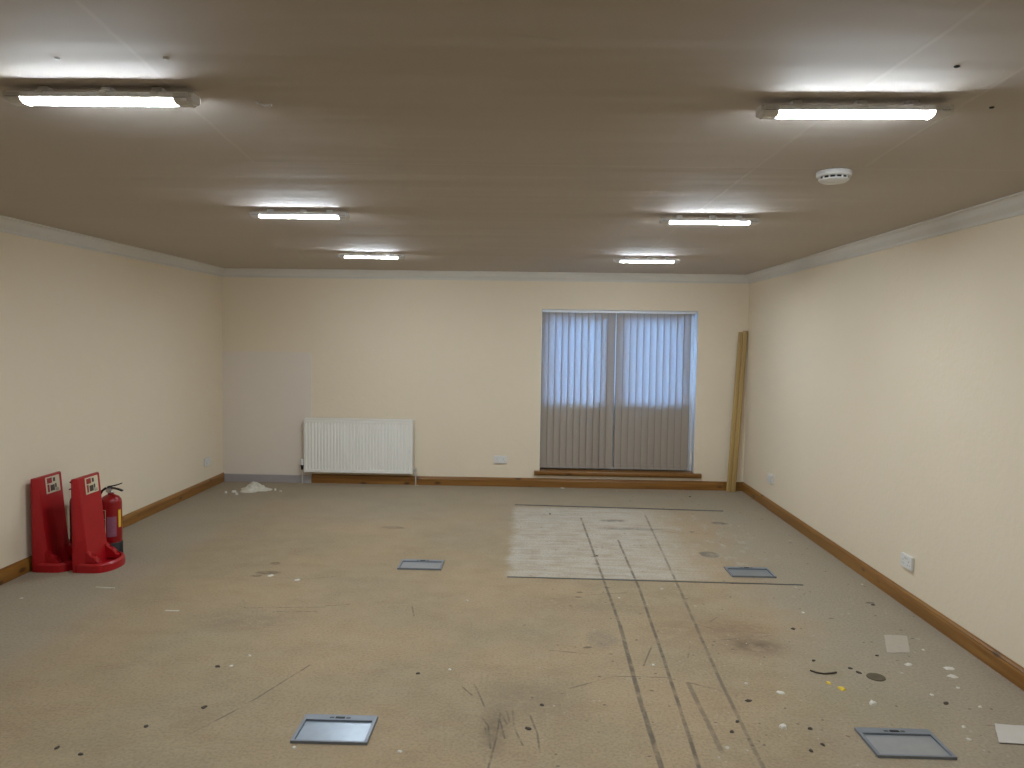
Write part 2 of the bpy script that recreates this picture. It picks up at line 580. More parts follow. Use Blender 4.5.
# ------------------------------------------------------------------ room shell
bm = NB(); box(bm, XL-.2, XR+.2, YB-.2, D+.35, -.15, 0); struct('floor', bm, M_floor)
bm = NB(); box(bm, XL-.2, XR+.2, YB-.2, D+.35, H, H+.15); struct('ceiling', bm, M_ceil)
bm = NB(); box(bm, XL-.2, XL, YB-.2, D+.35, 0, H); struct('wall_left', bm, M_wall)
bm = NB(); box(bm, XR, XR+.2, YB-.2, D+.35, 0, H); struct('wall_right', bm, M_wall)
bm = NB(); box(bm, XL, XR, YB-.2, YB, 0, H); struct('wall_rear', bm, M_wall)
WX0, WX1, WZ0, WZ1 = .138, 1.868, .186, 1.998
bm = NB()
ys = (D, D+.30)
def ring_wall(bm, X0, X1, Z0, Z1, x0, x1, z0, z1, y0, y1):
    """wall slab with a rectangular opening, one closed shell"""
    O = [(X0, Z0), (X1, Z0), (X1, Z1), (X0, Z1)]
    I = [(x0, z0), (x1, z0), (x1, z1), (x0, z1)]
    v = {}
    for k, y in enumerate((y0, y1)):
        v['O', k] = [bm.verts.new((a, y, c)) for a, c in O]
        v['I', k] = [bm.verts.new((a, y, c)) for a, c in I]
    for i in range(4):
        j = (i+1) % 4
        for k in (0, 1):
            bm.faces.new((v['O', k][i], v['O', k][j], v['I', k][j], v['I', k][i]))
        bm.faces.new((v['O', 0][i], v['O', 0][j], v['O', 1][j], v['O', 1][i]))
        bm.faces.new((v['I', 0][i], v['I', 0][j], v['I', 1][j], v['I', 1][i]))
ring_wall(bm, XL, XR, 0, H, WX0, WX1, WZ0, WZ1, *ys)
struct('wall_back', bm, M_wall)

# coving
cv, ch = .062, .095
prof = [(0, H-ch), (.012, H-ch), (.013, H-ch+.011), (.007, H-ch+.014), (.009, H-ch+.022), (.018, H-ch+.032), (.030, H-ch+.048),
        (.040, H-.022), (.048, H-.013), (.050, H-.012), (cv, H-.010), (cv, H), (0, H)]
bm = NB()
path = [((XL, YB), (1, 1)), ((XL, D), (1, -1)), ((XR, D), (-1, -1)), ((XR, YB), (-1, 1))]
sweep(bm, prof, path, closed=True)
struct('trim_1', bm, M_coving)

# skirting boards: an ogee top edge
sk, shh = .018, .100
sp = [(0, 0), (sk, 0), (sk, shh-.028), (sk-.003, shh-.022), (sk-.003, shh-.014), (sk-.010, shh-.006), (sk-.013, shh), (0, shh)]
bm = NB(); sweep(bm, sp, [((XL, YB), (1, 1)), ((XL, D-.0), (1, -.0))]); struct('baseboard_left', bm, M_skY)
bm = NB(); sweep(bm, sp, [((XR, YB), (-1, 1)), ((XR, D), (-1, -1))]); struct('baseboard_right', bm, M_skY)
bm = NB(); sweep(bm, sp, [((-2.438, D), (0, -1)), ((XR, D), (-1, -1))]); struct('baseboard_back', bm, M_skX)
bm = NB(); sweep(bm, sp, [((XL, YB), (1, 1)), ((XR, YB), (-1, 1))]); struct('baseboard_rear', bm, M_skX)

# greyer painted patch with rounded corner on the back wall and its plinth
bm = NB()
x1p, z1p, rr = -2.437, 1.478, .05
out_ = [(XL, .085), (x1p, .085)] + [(x1p-rr+rr*math.cos(a), z1p-rr+rr*math.sin(a)) for a in [i*math.pi/12 for i in range(7)]] + [(XL, z1p)]
prism(bm, out_, 1, D-.006, D+.0)
struct('trim_2', bm, M_patch)
bm = NB()
prism(bm, [(D-.020, 0), (D-.020, .082), (D-.014, .088), (D, .088), (D, 0)], 0, XL+.018, -2.440)
struct('trim_3', bm, M_plinth)

# ------------------------------------------------------------------ window, sill, blind
FY0, FY1 = D+.150, D+.215
win = obj('window_1', (lambda bm: (ring_wall(bm, WX0, WX1, WZ0, WZ1, WX0+.075, WX1-.12, WZ0+.07, WZ1-.085, FY0, FY1), bm)[1])(NB()), M_upvc)
win['kind'] = 'structure'
MX0, MX1, TZ = .855, 1.065, .945
bm = NB(); box(bm, MX0, MX1, FY0+.004, FY1-.004, WZ0+.07, WZ1-.085, bev=.004); obj('mullion', bm, M_upvc, win)
bm = NB(); box(bm, WX0+.075, MX0, FY0+.004, FY1-.004, TZ-.04, TZ+.02, bev=.003); obj('transom', bm, M_upvc, win)
bm = NB(); box(bm, MX1, WX1-.12, FY0+.004, FY1-.004, TZ-.04, TZ+.02, bev=.003); obj('transom', bm, M_upvc, win)
for a, b_ in ((WX0+.075, MX0), (MX1, WX1-.12)):
    bm = NB(); box(bm, a, b_, FY0+.028, FY0+.036, TZ+.02, WZ1-.085); obj('pane', bm, M_glass, win)
    bm = NB(); box(bm, a, b_, FY0+.020, FY0+.046, WZ0+.07, TZ-.04, bev=.004); obj('infill_panel', bm, M_upvc, win)
bm = NB()
ring_wall(bm, WX0, WX1, WZ0, WZ1, WX0+.003, WX1-.003, WZ0+.002, WZ1-.003, D+.001, FY0)
obj('reveal_lining', bm, M_upvc, win)

bm = NB()
prism(bm, [(D-.050, .150), (D-.056, .160), (D-.056, .178), (D-.050, .186), (D, .186), (D, .150), (D-.02, .138), (D-.04, .140)], 0, .080, 1.944)
o = struct('trim_4', bm, M_skX)
bm = NB()
box(bm, WX0+.003, WX1-.003, D+.0, D+.149, .172, .190)
struct('trim_5', bm, M_skX)

bl = thing('vertical_blind', 'closed beige vertical blind hanging across the window, daylight glowing through its top', 'blind', (0, D+.055, .19))
LZ = -.19
bm = NB(); box(bm, WX0+.006, WX1-.008, -.020, .020, LZ+1.966, LZ+1.994, bev=.004); obj('headrail', bm, M_upvc, bl)
for i in range(10):
    x = .30+i*.16
    bm = NB(); box(bm, x-.006, x+.006, -.0225, -.0195, LZ+1.974, LZ+1.981); obj('carrier_clip', bm, M_lampcap, bl)
random.seed(4)
N = 22
slats = []
for i in range(N):
    cx = .150+.0733*(i+.5) if i < 11 else .9825+.0745*(i-11+.5)
    ang = math.radians(random.uniform(10, 14))
    if i in (8, 9):
        ang = math.radians(20)
    if i in (21,):
        ang = math.radians(16)
    bm = NB()
    hw = .0445
    n = 6
    A, B_ = [], []
    for k in range(n+1):
        u = -hw + 2*hw*k/n
        c = .003*math.cos(u/hw*math.pi/2)
        A.append((u, c))
    pts = A + [(u, c+.0009) for u, c in A[::-1]]
    prism(bm, pts, 2, LZ+.235, LZ+1.965)
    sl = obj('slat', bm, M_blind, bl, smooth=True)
    sl.location = (cx, 0, 0)
    sl.rotation_euler = (0, 0, ang)
    wb_ = NB()
    box(wb_, -hw+.004, hw-.004, -.0015, .0055, LZ+.215, LZ+.262, bev=.001)
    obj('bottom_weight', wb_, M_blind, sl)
    slats.append((cx, ang))
bm = NB()
pts = []
for i, (cx, a) in enumerate(slats):
    pts.append((cx, -.008, LZ+.222))
    if i < N-1 and i != 10:
        pts.append(((cx+slats[i+1][0])/2, -.006, LZ+.217))
tube(bm, pts, .0018, 6)
obj('bottom_chain', bm, M_plastic, bl)
bm = NB()
for dx in (-.004, .004):
    tube(bm, [(1.832+dx, -.012, LZ+1.97), (1.835+dx, -.012, LZ+1.2), (1.838+dx, -.012, LZ+.42)], .0014, 6)
obj('pull_cord', bm, M_plastic, bl)
bm = NB(); box(bm, 1.824, 1.850, -.022, -.002, LZ+.28, LZ+.42, bev=.004); obj('cord_weight', bm, M_plastic, bl)

# ground outside the window
bm = NB(); box(bm, -8, 10, D+.5, D+14, -.5, -.3); struct('trim_6', bm, M_out)

# ------------------------------------------------------------------ radiator
rad = thing('radiator', 'white ribbed panel radiator on the back wall beside the grey patch', 'radiator', (-1.890, D, 0))
hw, z0, z1 = .612, .135, .742
yf = -.095
bm = NB()
# pressed front with vertical flutes
nr = 33
xs = []
pw = 2*(hw-.022)/nr
prof2 = [(-hw+.004, yf), (-hw+.022, yf)]
for i in range(nr):
    a = -hw+.022+i*pw
    prof2 += [(a+pw*.18, yf), (a+pw*.30, yf+.013), (a+pw*.70, yf+.013), (a+pw*.82, yf)]
prof2 += [(hw-.022, yf), (hw-.004, yf)]
full = prof2 + [(x, y+.020) for x, y in prof2[::-1]]
prism(bm, full, 2, z0+.035, z1-.045)
obj('front_panel', bm, M_rad, rad)
bm = NB()
box(bm, -hw+.004, hw-.004, yf, yf+.018, z1-.045, z1-.012, bev=.004)
box(bm, -hw+.004, hw-.004, yf, yf+.018, z0, z0+.035, bev=.004)
obj('front_rail', bm, M_rad, rad)
bm = NB(); box(bm, -hw+.01, hw-.01, -.050, -.034, z0+.01, z1-.03, bev=.004); obj('rear_panel', bm, M_radgap, rad)
for s in (-1, 1):
    bm = NB(); box(bm, *sorted((s*hw, s*(hw-.006))), -.098, -.028, z0-.002, z1-.004, bev=.003); obj('side_cover', bm, M_rad, rad)
bm = NB()
for y in (-.098, -.030):
    box(bm, -hw, hw, y-.002, y+.006, z1-.010, z1)
for i in range(60):
    x = -hw+.012+i*(2*hw-.024)/59
    box(bm, x-.0035, x+.0035, -.093, -.032, z1-.006, z1-.001)
obj('top_grille', bm, M_rad, rad)
for x in (-.45, .45):
    bm = NB(); box(bm, x-.02, x+.02, -.036, -.0005, z0+.08, z1-.08); obj('wall_bracket', bm, M_chrome, rad)
# valves and tails
bm = NB(); tube(bm, [(-hw-.028, -.060, .0), (-hw-.028, -.060, .165)], .0075, 10); tube(bm, [(-hw-.028, -.060, .17), (-hw+.01, -.060, .17)], .0085, 10)
obj('pipe', bm, M_copper, rad, smooth=True)
bm = NB(); tube(bm, [(hw+.030, -.060, .0), (hw+.030, -.060, .165)], .0075, 10); tube(bm, [(hw+.034, -.060, .172), (hw-.01, -.060, .172)], .0085, 10)
obj('pipe', bm, M_copper, rad, smooth=True)
vv = obj('radiator_valve', (lambda bm: (lathe(bm, [(0, .160), (.015, .160), (.016, .19), (.020, .195), (.020, .212), (0, .212)], -hw-.028, -.060), bm)[1])(NB()), M_dark, rad, smooth=True, label='black valve body')
bm = NB(); lathe(bm, [(0, .212), (.019, .212), (.022, .225), (.021, .268), (.016, .276), (0, .276)], -hw-.028, -.060); obj('valve_head', bm, M_plastic, vv, smooth=True, label='white valve head')
bm = NB(); lathe(bm, [(0, .158), (.013, .158), (.015, .170), (.015, .186), (.010, .198), (0, .198)], hw+.030, -.060); obj('radiator_valve', bm, M_copper, rad, smooth=True)

# ------------------------------------------------------------------ ceiling lights
def make_light():
    t0 = thing('batten_light', '', 'ceiling light', (0, 0, H))
    # housing: hangs just below the ceiling on clips
    bm = NB()
    L = .277
    prism(bm, [(-.026, -0.0180), (.026, -0.0180), (.032, -0.0220), (.0345, -0.0360), (.033, -0.0380), (-.033, -0.0380), (-.0345, -0.0360), (-.032, -0.0220)], 0, -L, L)
    obj('housing', bm, M_lampbody, t0)
    for s in (-1, 1):
        bm = NB()
        o_ = [(-.026, -0.0185), (.026, -0.0185), (.033, -0.0240), (.0355, -0.0390), (.031, -0.0465), (.018, -0.0520), (-.018, -0.0520), (-.031, -0.0465), (-.0355, -0.0390), (-.033, -0.0240)]
        prism(bm, o_, 0, *sorted((s*.233, s*.276)))
        o2 = [(y*.88, -.020+(z+.020)*.84) for y, z in o_]
        prism(bm, o2, 0, *sorted((s*.276, s*.288)))
        c = obj('end_cap', bm, M_lampcap, t0)
        bm = NB(); box(bm, *sorted((s*.239, s*.2765)), -.0362, .0362, -.0375, -.0365); obj('cap_seam', bm, M_strip, c)
    bm = NB()
    o_ = [(-.028, -0.0375), (-.0275, -0.0425), (-.021, -0.0475), (-.010, -0.0500), (0, -0.0505), (.010, -0.0500), (.021, -0.0475), (.0275, -0.0425), (.028, -0.0375)]
    prism(bm, o_, 0, -.234, .234)
    obj('diffuser', bm, M_glow, t0, smooth=True)
    for x in (-.175, .02, .175):
        bm = NB()
        box(bm, x-.012, x+.012, -.0355, .0355, -.028, -.017, bev=.002)
        box(bm, x-.016, x+.016, -.016, .016, -.0185, -.0005, bev=.002)
        obj('mounting_clip', bm, M_plastic, t0)
    return t0
lt = make_light()
spots = [
    (-1.313, 2.362, .0, 'white batten ceiling light nearest the camera, on the left side'),
    (.985, 2.432, -.02, 'white batten ceiling light nearest the camera on the right, before the smoke alarm'),
    (-1.363, 4.56, -.005, 'middle one of the left row of three batten lights'),
    (1.048, 4.61, -.01, 'middle one of the right row of three batten lights, beyond the smoke alarm'),
    (-1.398, 6.80, .01, 'farthest batten light of the left row, above the radiator side'),
    (1.030, 6.88, -.02, 'farthest batten light of the right row, in front of the window'),
]
for i, (x, y, rz, lab) in enumerate(spots):
    o = lt if i == 0 else copy_tree(lt)
    o.location = (x, y, H)
    o.rotation_euler = (0, 0, rz)
    o['label'] = lab
    o['group'] = 'batten lights on the ceiling'

# smoke alarm
sa = thing('smoke_alarm', 'round white smoke alarm on the ceiling at the right', 'smoke alarm', (1.308, 3.405, H))
bm = NB(); lathe(bm, [(0, 0), (.066, 0), (.072, -.004), (.072, -.022), (.068, -.026), (0, -.026)], seg_=40); obj('base', bm, M_plastic, sa, smooth=True)
bm = NB(); lathe(bm, [(0, -.024), (.058, -.024), (.058, -.036), (0, -.036)], seg_=40)
obj('vent_ring', bm, M_dark, sa)
for i in range(14):
    bm = NB()
    a = 2*math.pi*i/14
    p0 = Vector((.060*math.cos(a), .060*math.sin(a), -.024))
    tube(bm, [p0, p0+Vector((0, 0, -.013))], .0035, 6)
    obj('vent_fin', bm, M_plastic, sa)
bm = NB(); lathe(bm, [(0, -.035), (.062, -.035), (.062, -.040), (.050, -.048), (0, -.050)], seg_=40); obj('cover', bm, M_plastic, sa, smooth=True)

# screws left in the ceiling
for x, y, lab in ((-1.297, 2.114, 'tiny screw hole in the ceiling above the near left light'),
                  (-.995, 2.108, 'pale round screw plug in the ceiling above the near left light'),
                  (1.132, 2.128, 'small dark plug in the ceiling above the near right light'),
                  (1.435, 2.483, 'small dark plug in the ceiling right of the near right light'),
                  (-.880, 2.49, 'short bent hook in the ceiling right of the near left light')):
    bm = NB()
    lathe(bm, [(0, 0), (.007, 0), (.008, -.002), (.005, -.004), (0, -.005)], seg_=14)
    if 'hook' in lab:
        tube(bm, [(.005, 0, -.004), (.02, 0, -.012), (.045, 0, -.010)], .003, 6)
    o = obj('screw_plug', bm, M_lampcap if 'dark' not in lab else M_dark, loc=(x, y, H), smooth=True)
    tag(o, lab, 'screw')

# ------------------------------------------------------------------ wall sockets
def socket(loc, rot, lab, w=.146, h=.086):
    t0 = thing('wall_socket', lab, 'socket', loc, rot, 'double wall sockets')
    bm = NB(); box(bm, -w/2, w/2, -.018, 0, -h/2, h/2, bev=.003); obj('face_plate', bm, M_plastic, t0)
    for s in (-1, 1):
        bm = NB()
        cx = s*.036
        box(bm, cx-.0025, cx+.0025, -.0188, -.0178, .004, .010)
        for dx in (-.011, .011):
            box(bm, cx+dx-.0025, cx+dx+.0025, -.0188, -.0178, -.018, -.014)
        obj('pin_hole', bm, M_dark, t0)
        bm = NB(); box(bm, s*.012-.006, s*.012+.006, -.0215, -.0175, .016, .032, bev=.001); obj('rocker_switch', bm, M_plastic, t0)
    return t0
socket((-.303, D, .303), 0, 'white double socket low on the back wall between radiator and window')
socket((XR, 4.848, .286), math.radians(-90), 'white double socket on the right wall, the nearer one', .142)
socket((XR, 7.62, .310), math.radians(-90), 'white double socket on the right wall near the leaning pine')
socket((XL, 8.14, .295), math.radians(90), 'white double socket low on the left wall by the far corner')

# ------------------------------------------------------------------ pine lengths leaning in the corner
def leaning(name, bx, tx, by, ty, L, w, th, rot, lab, groove):
    bm = NB()
    pr = [(-w/2, 0), (w/2, 0), (w/2, th*.6), (w/2-.006, th), (w*.1, th), (w*.05, th*.78), (-w*.05, th*.78), (-w*.1, th*.95), (-w/2+.01, th*.7), (-w/2, th*.45)]
    pr = [(a, -b_) for a, b_ in pr]
    prism(bm, pr, 2, 0, L)
    o = obj(name, bm, M_pine)
    d = Vector((tx-bx, ty-by, 0))
    z = Vector((d.x, d.y, math.sqrt(max(.01, L*L-d.length_squared)))).normalized()
    xax = Vector((math.cos(rot), math.sin(rot), 0))
    yax = z.cross(xax).normalized()
    xax = yax.cross(z).normalized()
    Mx = Matrix((xax, yax, z)).transposed().to_4x4()
    Mx.translation = Vector((bx, by, .001))
    o.matrix_world = Mx
    tag(o, lab, 'wood trim', 'pine lengths leaning in the corner')
    return o
leaning('pine_moulding', 2.2395, 2.338, D-.075, D-.012, 1.775, .050, .018, 0.0, 'pale pine moulding leaning in the far right corner, the left length', True)
leaning('pine_moulding', 2.2925, 2.390, D-.075, D-.012, 1.790, .050, .018, -.05, 'pale pine moulding leaning in the far right corner, the right length', True)

# ------------------------------------------------------------------ floor boxes and joint strips
def floor_box(x, y, lab, lid=M_boxlid):
    t0 = thing('floor_box', lab, 'floor box', (x, y, 0), 0, 'service boxes let into the floor')
    W, Dp = .157, .112
    bm = NB()
    def ring(bm, X, Y0, Y1, x, y0, y1, z0, z1):
        O = [(-X, Y0), (X, Y0), (X, Y1), (-X, Y1)]
        I = [(-x, y0), (x, y0), (x, y1), (-x, y1)]
        v = {}
        for k, z in enumerate((z0, z1)):
            v['O', k] = [bm.verts.new((a, c, z)) for a, c in O]
            v['I', k] = [bm.verts.new((a, c, z)) for a, c in I]
        for i in range(4):
            j = (i+1) % 4
            for k in (0, 1):
                bm.faces.new((v['O', k][i], v['O', k][j], v['I', k][j], v['I', k][i]))
            bm.faces.new((v['O', 0][i], v['O', 0][j], v['O', 1][j], v['O', 1][i]))
            bm.faces.new((v['I', 0][i], v['I', 0][j], v['I', 1][j], v['I', 1][i]))
    ring(bm, W, -Dp, Dp, W-.014, -Dp+.010, Dp-.012, 0, .012)
    box(bm, -W+.014, W-.014, Dp-.045, Dp-.012, 0, .012)
    obj('frame', bm, M_boxframe, t0)
    bm = NB(); box(bm, -W+.015, W-.015, -Dp+.011, Dp-.046, .0005, .0045); obj('lid', bm, lid, t0)
    bm = NB(); box(bm, -.020, .020, Dp-.034, Dp-.020, .0118, .0145, bev=.001); obj('latch', bm, M_dark, t0)
    for a, b_ in ((-.045, -.026), (.026, .045)):
        bm = NB(); box(bm, a, b_, Dp-.033, Dp-.021, .0118, .0135, bev=.001); obj('hinge_tab', bm, M_strip, t0)
    return t0
M_lid2 = simple('floor_box_lid_dull', (.33, .335, .34), .42, .5, vary=.12, scale=18)
floor_box(-.789, 3.130, 'grey metal floor box nearest the camera on the left')
floor_box(-.760, 5.504, 'grey metal floor box in the middle of the floor, left of the pale patch', M_lid2)
floor_box(1.580, 3.134, 'grey metal floor box nearest the camera on the right', M_lid2)
floor_box(1.614, 5.488, 'grey metal floor box just beyond the joint strip on the right')

def strip(name, a, b_, w, lab):
    d = Vector((b_[0]-a[0], b_[1]-a[1], 0))
    L = d.length
    bm = NB()
    random.seed(int(L*1000))
    n = 40
    top, bot = [], []
    for i in range(n+1):
        x = L*i/n
        top.append((x, w/2*random.uniform(.75, 1.15)))
        bot.append((x, -w/2*random.uniform(.75, 1.15)))
    prism(bm, top+bot[::-1], 2, 0, .0025)
    o = obj(name, bm, M_strip, loc=(a[0], a[1], 0))
    o.rotation_euler = (0, 0, math.atan2(d.y, d.x))
    return tag(o, lab, 'floor strip', 'metal strips across the floor')
strip('joint_strip', (-.116, 7.63), (1.933, 7.523), .034, 'thin dark joint strip across the floor below the window, far edge of the pale patch')
strip('joint_strip', (-.128, 5.275), (1.906, 5.234), .020, 'thin dark joint strip along the near edge of the pale patch')

# ------------------------------------------------------------------ fire extinguisher stands
def make_stand():
    t0 = thing('extinguisher_stand', '', 'extinguisher stand', (0, 0, 0))
    Wy = .34
    # tall hollow back: near side face, sloping front. local x forward, y across (0..Wy)
    bm = NB()
    Z = .655
    secs = []
    for z, y0, y1, xb, xf, ch_ in ((0, .0, Wy, 0, .105, .040), (.10, .0, Wy-.002, 0, .088, .042), (.22, .0, Wy-.006, 0, .074, .040), (.45, .0, Wy-.012, 0, .052, .036), (Z-.004, .0, Wy-.02, .0, .034, .028)):
        secs.append([bm.verts.new(p) for p in ((xb, y0, z), (xf*.35, y0, z), (xf, y0+ch_, z), (xf, y1-ch_, z), (xf*.35, y1, z), (xb, y1, z))])
    for a, b_ in zip(secs[:-1], secs[1:]):
        for k in range(6):
            bm.faces.new((a[k], a[(k+1) % 6], b_[(k+1) % 6], b_[k]))
    bm.faces.new(secs[0]); bm.faces.new(secs[-1])
    be = [e for e in bm.edges]
    bmesh.ops.bevel(bm, geom=be, offset=.004, segments=2, affect='EDGES', clamp_overlap=True)
    obj('back_panel', bm, M_red, t0, smooth=True)
    # foot tray with rounded front and a raised rim around a round well
    bm = NB()
    def outline(g):
        raw = [(.02, 0), (.14, 0), (.180, .006), (.212, .030), (.236, .070), (.248, .120), (.250, .170), (.245, .220), (.228, .270), (.200, .315), (.165, .335), (.13, .34), (.02, .34)]
        mx_, my_ = .125, Wy/2
        pts = [(mx_+(x-mx_)*(1-g/.115), my_+(y-my_)*(1-g/.17)) for x, y in raw]
        return pts
    lv = [(0, .0), (.0, .050), (.010, .062), (.022, .062), (.034, .030), (.05, .022)]
    rings = []
    for g, z in lv:
        rings.append([bm.verts.new((x, y, z)) for x, y in outline(g)])
    n = len(rings[0])
    bm.faces.new(rings[0])
    for a, b_ in zip(rings[:-1], rings[1:]):
        for k in range(n):
            bm.faces.new((a[k], a[(k+1) % n], b_[(k+1) % n], b_[k]))
    bm.faces.new(rings[-1])
    obj('foot_tray', bm, M_red, t0, smooth=True)
    # stepped buttresses where the back meets the tray
    for yy in (.030, Wy-.080):
        bm = NB()
        prism(bm, [(.05, .03), (.175, .03), (.172, .062), (.150, .070), (.140, .098), (.100, .110), (.085, .140), (.05, .145)], 1, yy, yy+.05)
        bmesh.ops.bevel(bm, geom=bm.edges[:], offset=.006, segments=2, affect='EDGES', clamp_overlap=True)
        obj('buttress', bm, M_red, t0, smooth=True)
    # square sign
    sg = NB()
    def xf_at(z):
        return .052+(.034-.052)*(z-.45)/(Z-.45)
    y0, y1, za, zb = .105, .262, .525, .640
    def plate(bm, ya, yb, z_a, z_b, off, th):
        v = [bm.verts.new(p) for p in ((xf_at(z_a)+off, ya, z_a), (xf_at(z_a)+off, yb, z_a), (xf_at(z_b)+off, yb, z_b), (xf_at(z_b)+off, ya, z_b),
                                       (xf_at(z_a)+off+th, ya, z_a), (xf_at(z_a)+off+th, yb, z_a), (xf_at(z_b)+off+th, yb, z_b), (xf_at(z_b)+off+th, ya, z_b))]
        for f in ((0, 1, 2, 3), (4, 5, 6, 7), (0, 1, 5, 4), (1, 2, 6, 5), (2, 3, 7, 6), (3, 0, 4, 7)):
            bm.faces.new([v[i] for i in f])
    plate(sg, y0, y1, za, zb, .0005, .002)
    sign = obj('sign', sg, M_label, t0, label='cream square safety sign')
    bm = NB()
    plate(bm, y0+.014, y0+.070, zb-.045, zb-.008, .0026, .0006)
    plate(bm, y0+.014, y0+.036, za+.010, zb-.052, .0026, .0006)
    obj('pictogram', bm, M_pictred, sign)
    bm = NB()
    plate(bm, y0+.082, y1-.050, zb-.040, zb-.012, .0026, .0006)
    plate(bm, y0+.046, y0+.094, za+.014, zb-.060, .0026, .0006)
    plate(bm, y0+.100, y1-.040, za+.030, zb-.056, .0026, .0006)
    for k in range(3):
        plate(bm, y0+.100, y1-.016, za+.008+k*.007, za+.011+k*.007, .0026, .0006)
    obj('pictogram', bm, M_pictdark, sign)
    return t0
st = make_stand()
st.location = (-3.404, 5.150, 0)
st['label'] = 'red plastic extinguisher stand against the left wall, the left one'
st['group'] = 'red extinguisher stands'
s2 = copy_tree(st)
s2.location = (-3.128, 5.156, 0)
s2['label'] = 'red plastic extinguisher stand standing farther from the left wall, with fuller foot tray in view'

def make_ext():
    t0 = thing('fire_extinguisher', '', 'fire extinguisher')
    R_ = .074
    bm = NB()
    lathe(bm, [(0, .02), (R_-.004, .02), (R_, .03), (R_, .400), (R_-.004, .420), (R_-.018, .440), (R_-.040, .452), (.022, .458), (.020, .468), (0, .468)], seg_=40)
    obj('cylinder', bm, M_redmetal, t0, smooth=True)
    bm = NB(); lathe(bm, [(0, 0), (R_-.002, 0), (R_+.003, .006), (R_+.003, .098), (R_, .102), (R_-.003, .102), (R_-.003, .03), (0, .03)], seg_=40)
    obj('base_skirt', bm, M_dark, t0, smooth=True)
    bm = NB()
    lathe(bm, [(0, .466), (.016, .466), (.018, .474), (.013, .482), (.013, .505), (.016, .510), (0, .512)], seg_=20)
    tube(bm, [(0, -.004, .492), (0, -.034, .492)], .011, 12)
    vb = obj('valve', bm, M_chrome, t0, smooth=True)
    bm = NB()
    # carry handle (lower) and squeeze lever (upper), pointing +x
    def bar(bm, pts, w, th):
        rows = []
        for x, z in pts:
            rows.append([bm.verts.new(p) for p in ((x, -w, z), (x, w, z), (x, w, z+th), (x, -w, z+th))])
        for a, b_ in zip(rows[:-1], rows[1:]):
            for k in range(4):
                bm.faces.new((a[k], a[(k+1) % 4], b_[(k+1) % 4], b_[k]))
        bm.faces.new(rows[0]); bm.faces.new(rows[-1])
    bar(bm, [(-.020, .500), (.020, .500), (.055, .492), (.088, .480)], .012, .009)
    obj('carry_handle', bm, M_dark, vb)
    bm = NB()
    bar(bm, [(-.022, .508), (.010, .514), (.050, .524), (.082, .536)], .010, .009)
    obj('squeeze_lever', bm, M_dark, vb)
    bm = NB(); tube(bm, [(0, -.034, .492), (.0, -.041, .492)], .017, 16); obj('pressure_gauge', bm, M_chrome, vb)
    bm = NB()
    tube(bm, [(-.014, 0, .494), (-.040, 0, .500), (-.066, .0, .480), (-.084, .0, .42), (-.085, .0, .30), (-.084, 0, .18), (-.083, 0, .13)], .009, 10)
    tube(bm, [(-.083, 0, .15), (-.083, 0, .095)], [.011, .014], 10)
    obj('hose', bm, M_dark, t0, smooth=True)
    # wrapped labels, facing the room
    def wrap(bm, a0, a1, z0, z1, r, n=14):
        I, O = [], []
        for k in range(n+1):
            a = math.radians(a0+(a1-a0)*k/n)
            for L_, rr_ in ((I, r-.0004), (O, r)):
                L_.append([bm.verts.new((rr_*math.cos(a), rr_*math.sin(a), z)) for z in (z0, z1)])
        for k in range(n):
            bm.faces.new((O[k][0], O[k+1][0], O[k+1][1], O[k][1]))
            bm.faces.new((I[k][0], I[k+1][0], I[k+1][1], I[k][1]))
            bm.faces.new((I[k][0], I[k+1][0], O[k+1][0], O[k][0]))
            bm.faces.new((I[k][1], I[k+1][1], O[k+1][1], O[k][1]))
        bm.faces.new((I[0][0], O[0][0], O[0][1], I[0][1]))
        bm.faces.new((I[n][0], O[n][0], O[n][1], I[n][1]))
    bm = NB()
    wrap(bm, -138, -134, .105, .352, R_+.0012, 2)
    wrap(bm, -94, -90, .105, .352, R_+.0012, 2)
    wrap(bm, -134, -94, .348, .352, R_+.0012)
    wrap(bm, -134, -94, .280, .284, R_+.0012)
    wrap(bm, -134, -94, .105, .110, R_+.0012)
    wrap(bm, -134, -94, .205, .208, R_+.0012)
    obj('label_border', bm, M_label, t0, label='pale printed label outline')
    bm = NB(); wrap(bm, -84, -34, .150, .300, R_+.0012); obj('instruction_label', bm, M_lilac, t0, label='lilac instruction print')
    bm = NB(); wrap(bm, -22, -2, .215, .345, R_+.0012); obj('colour_band', bm, M_yellow, t0, label='yellow label patch')
    bm = NB(); wrap(bm, -130, -98, .112, .170, R_+.0012); obj('colour_band', bm, M_yellow, t0, label='yellow label patch')
    return t0
e1 = make_ext()
e1.location = (-3.105, 5.620, 0)
e1['label'] = 'red fire extinguisher with black base standing right of the two stands'
e1['group'] = 'red fire extinguishers'
e2 = copy_tree(e1)
e2.location = (-3.335, 5.620, 0)
e2.rotation_euler = (0, 0, math.radians(172))
e2['label'] = 'red fire extinguisher mostly hidden behind the right stand, black lever showing between the stands'

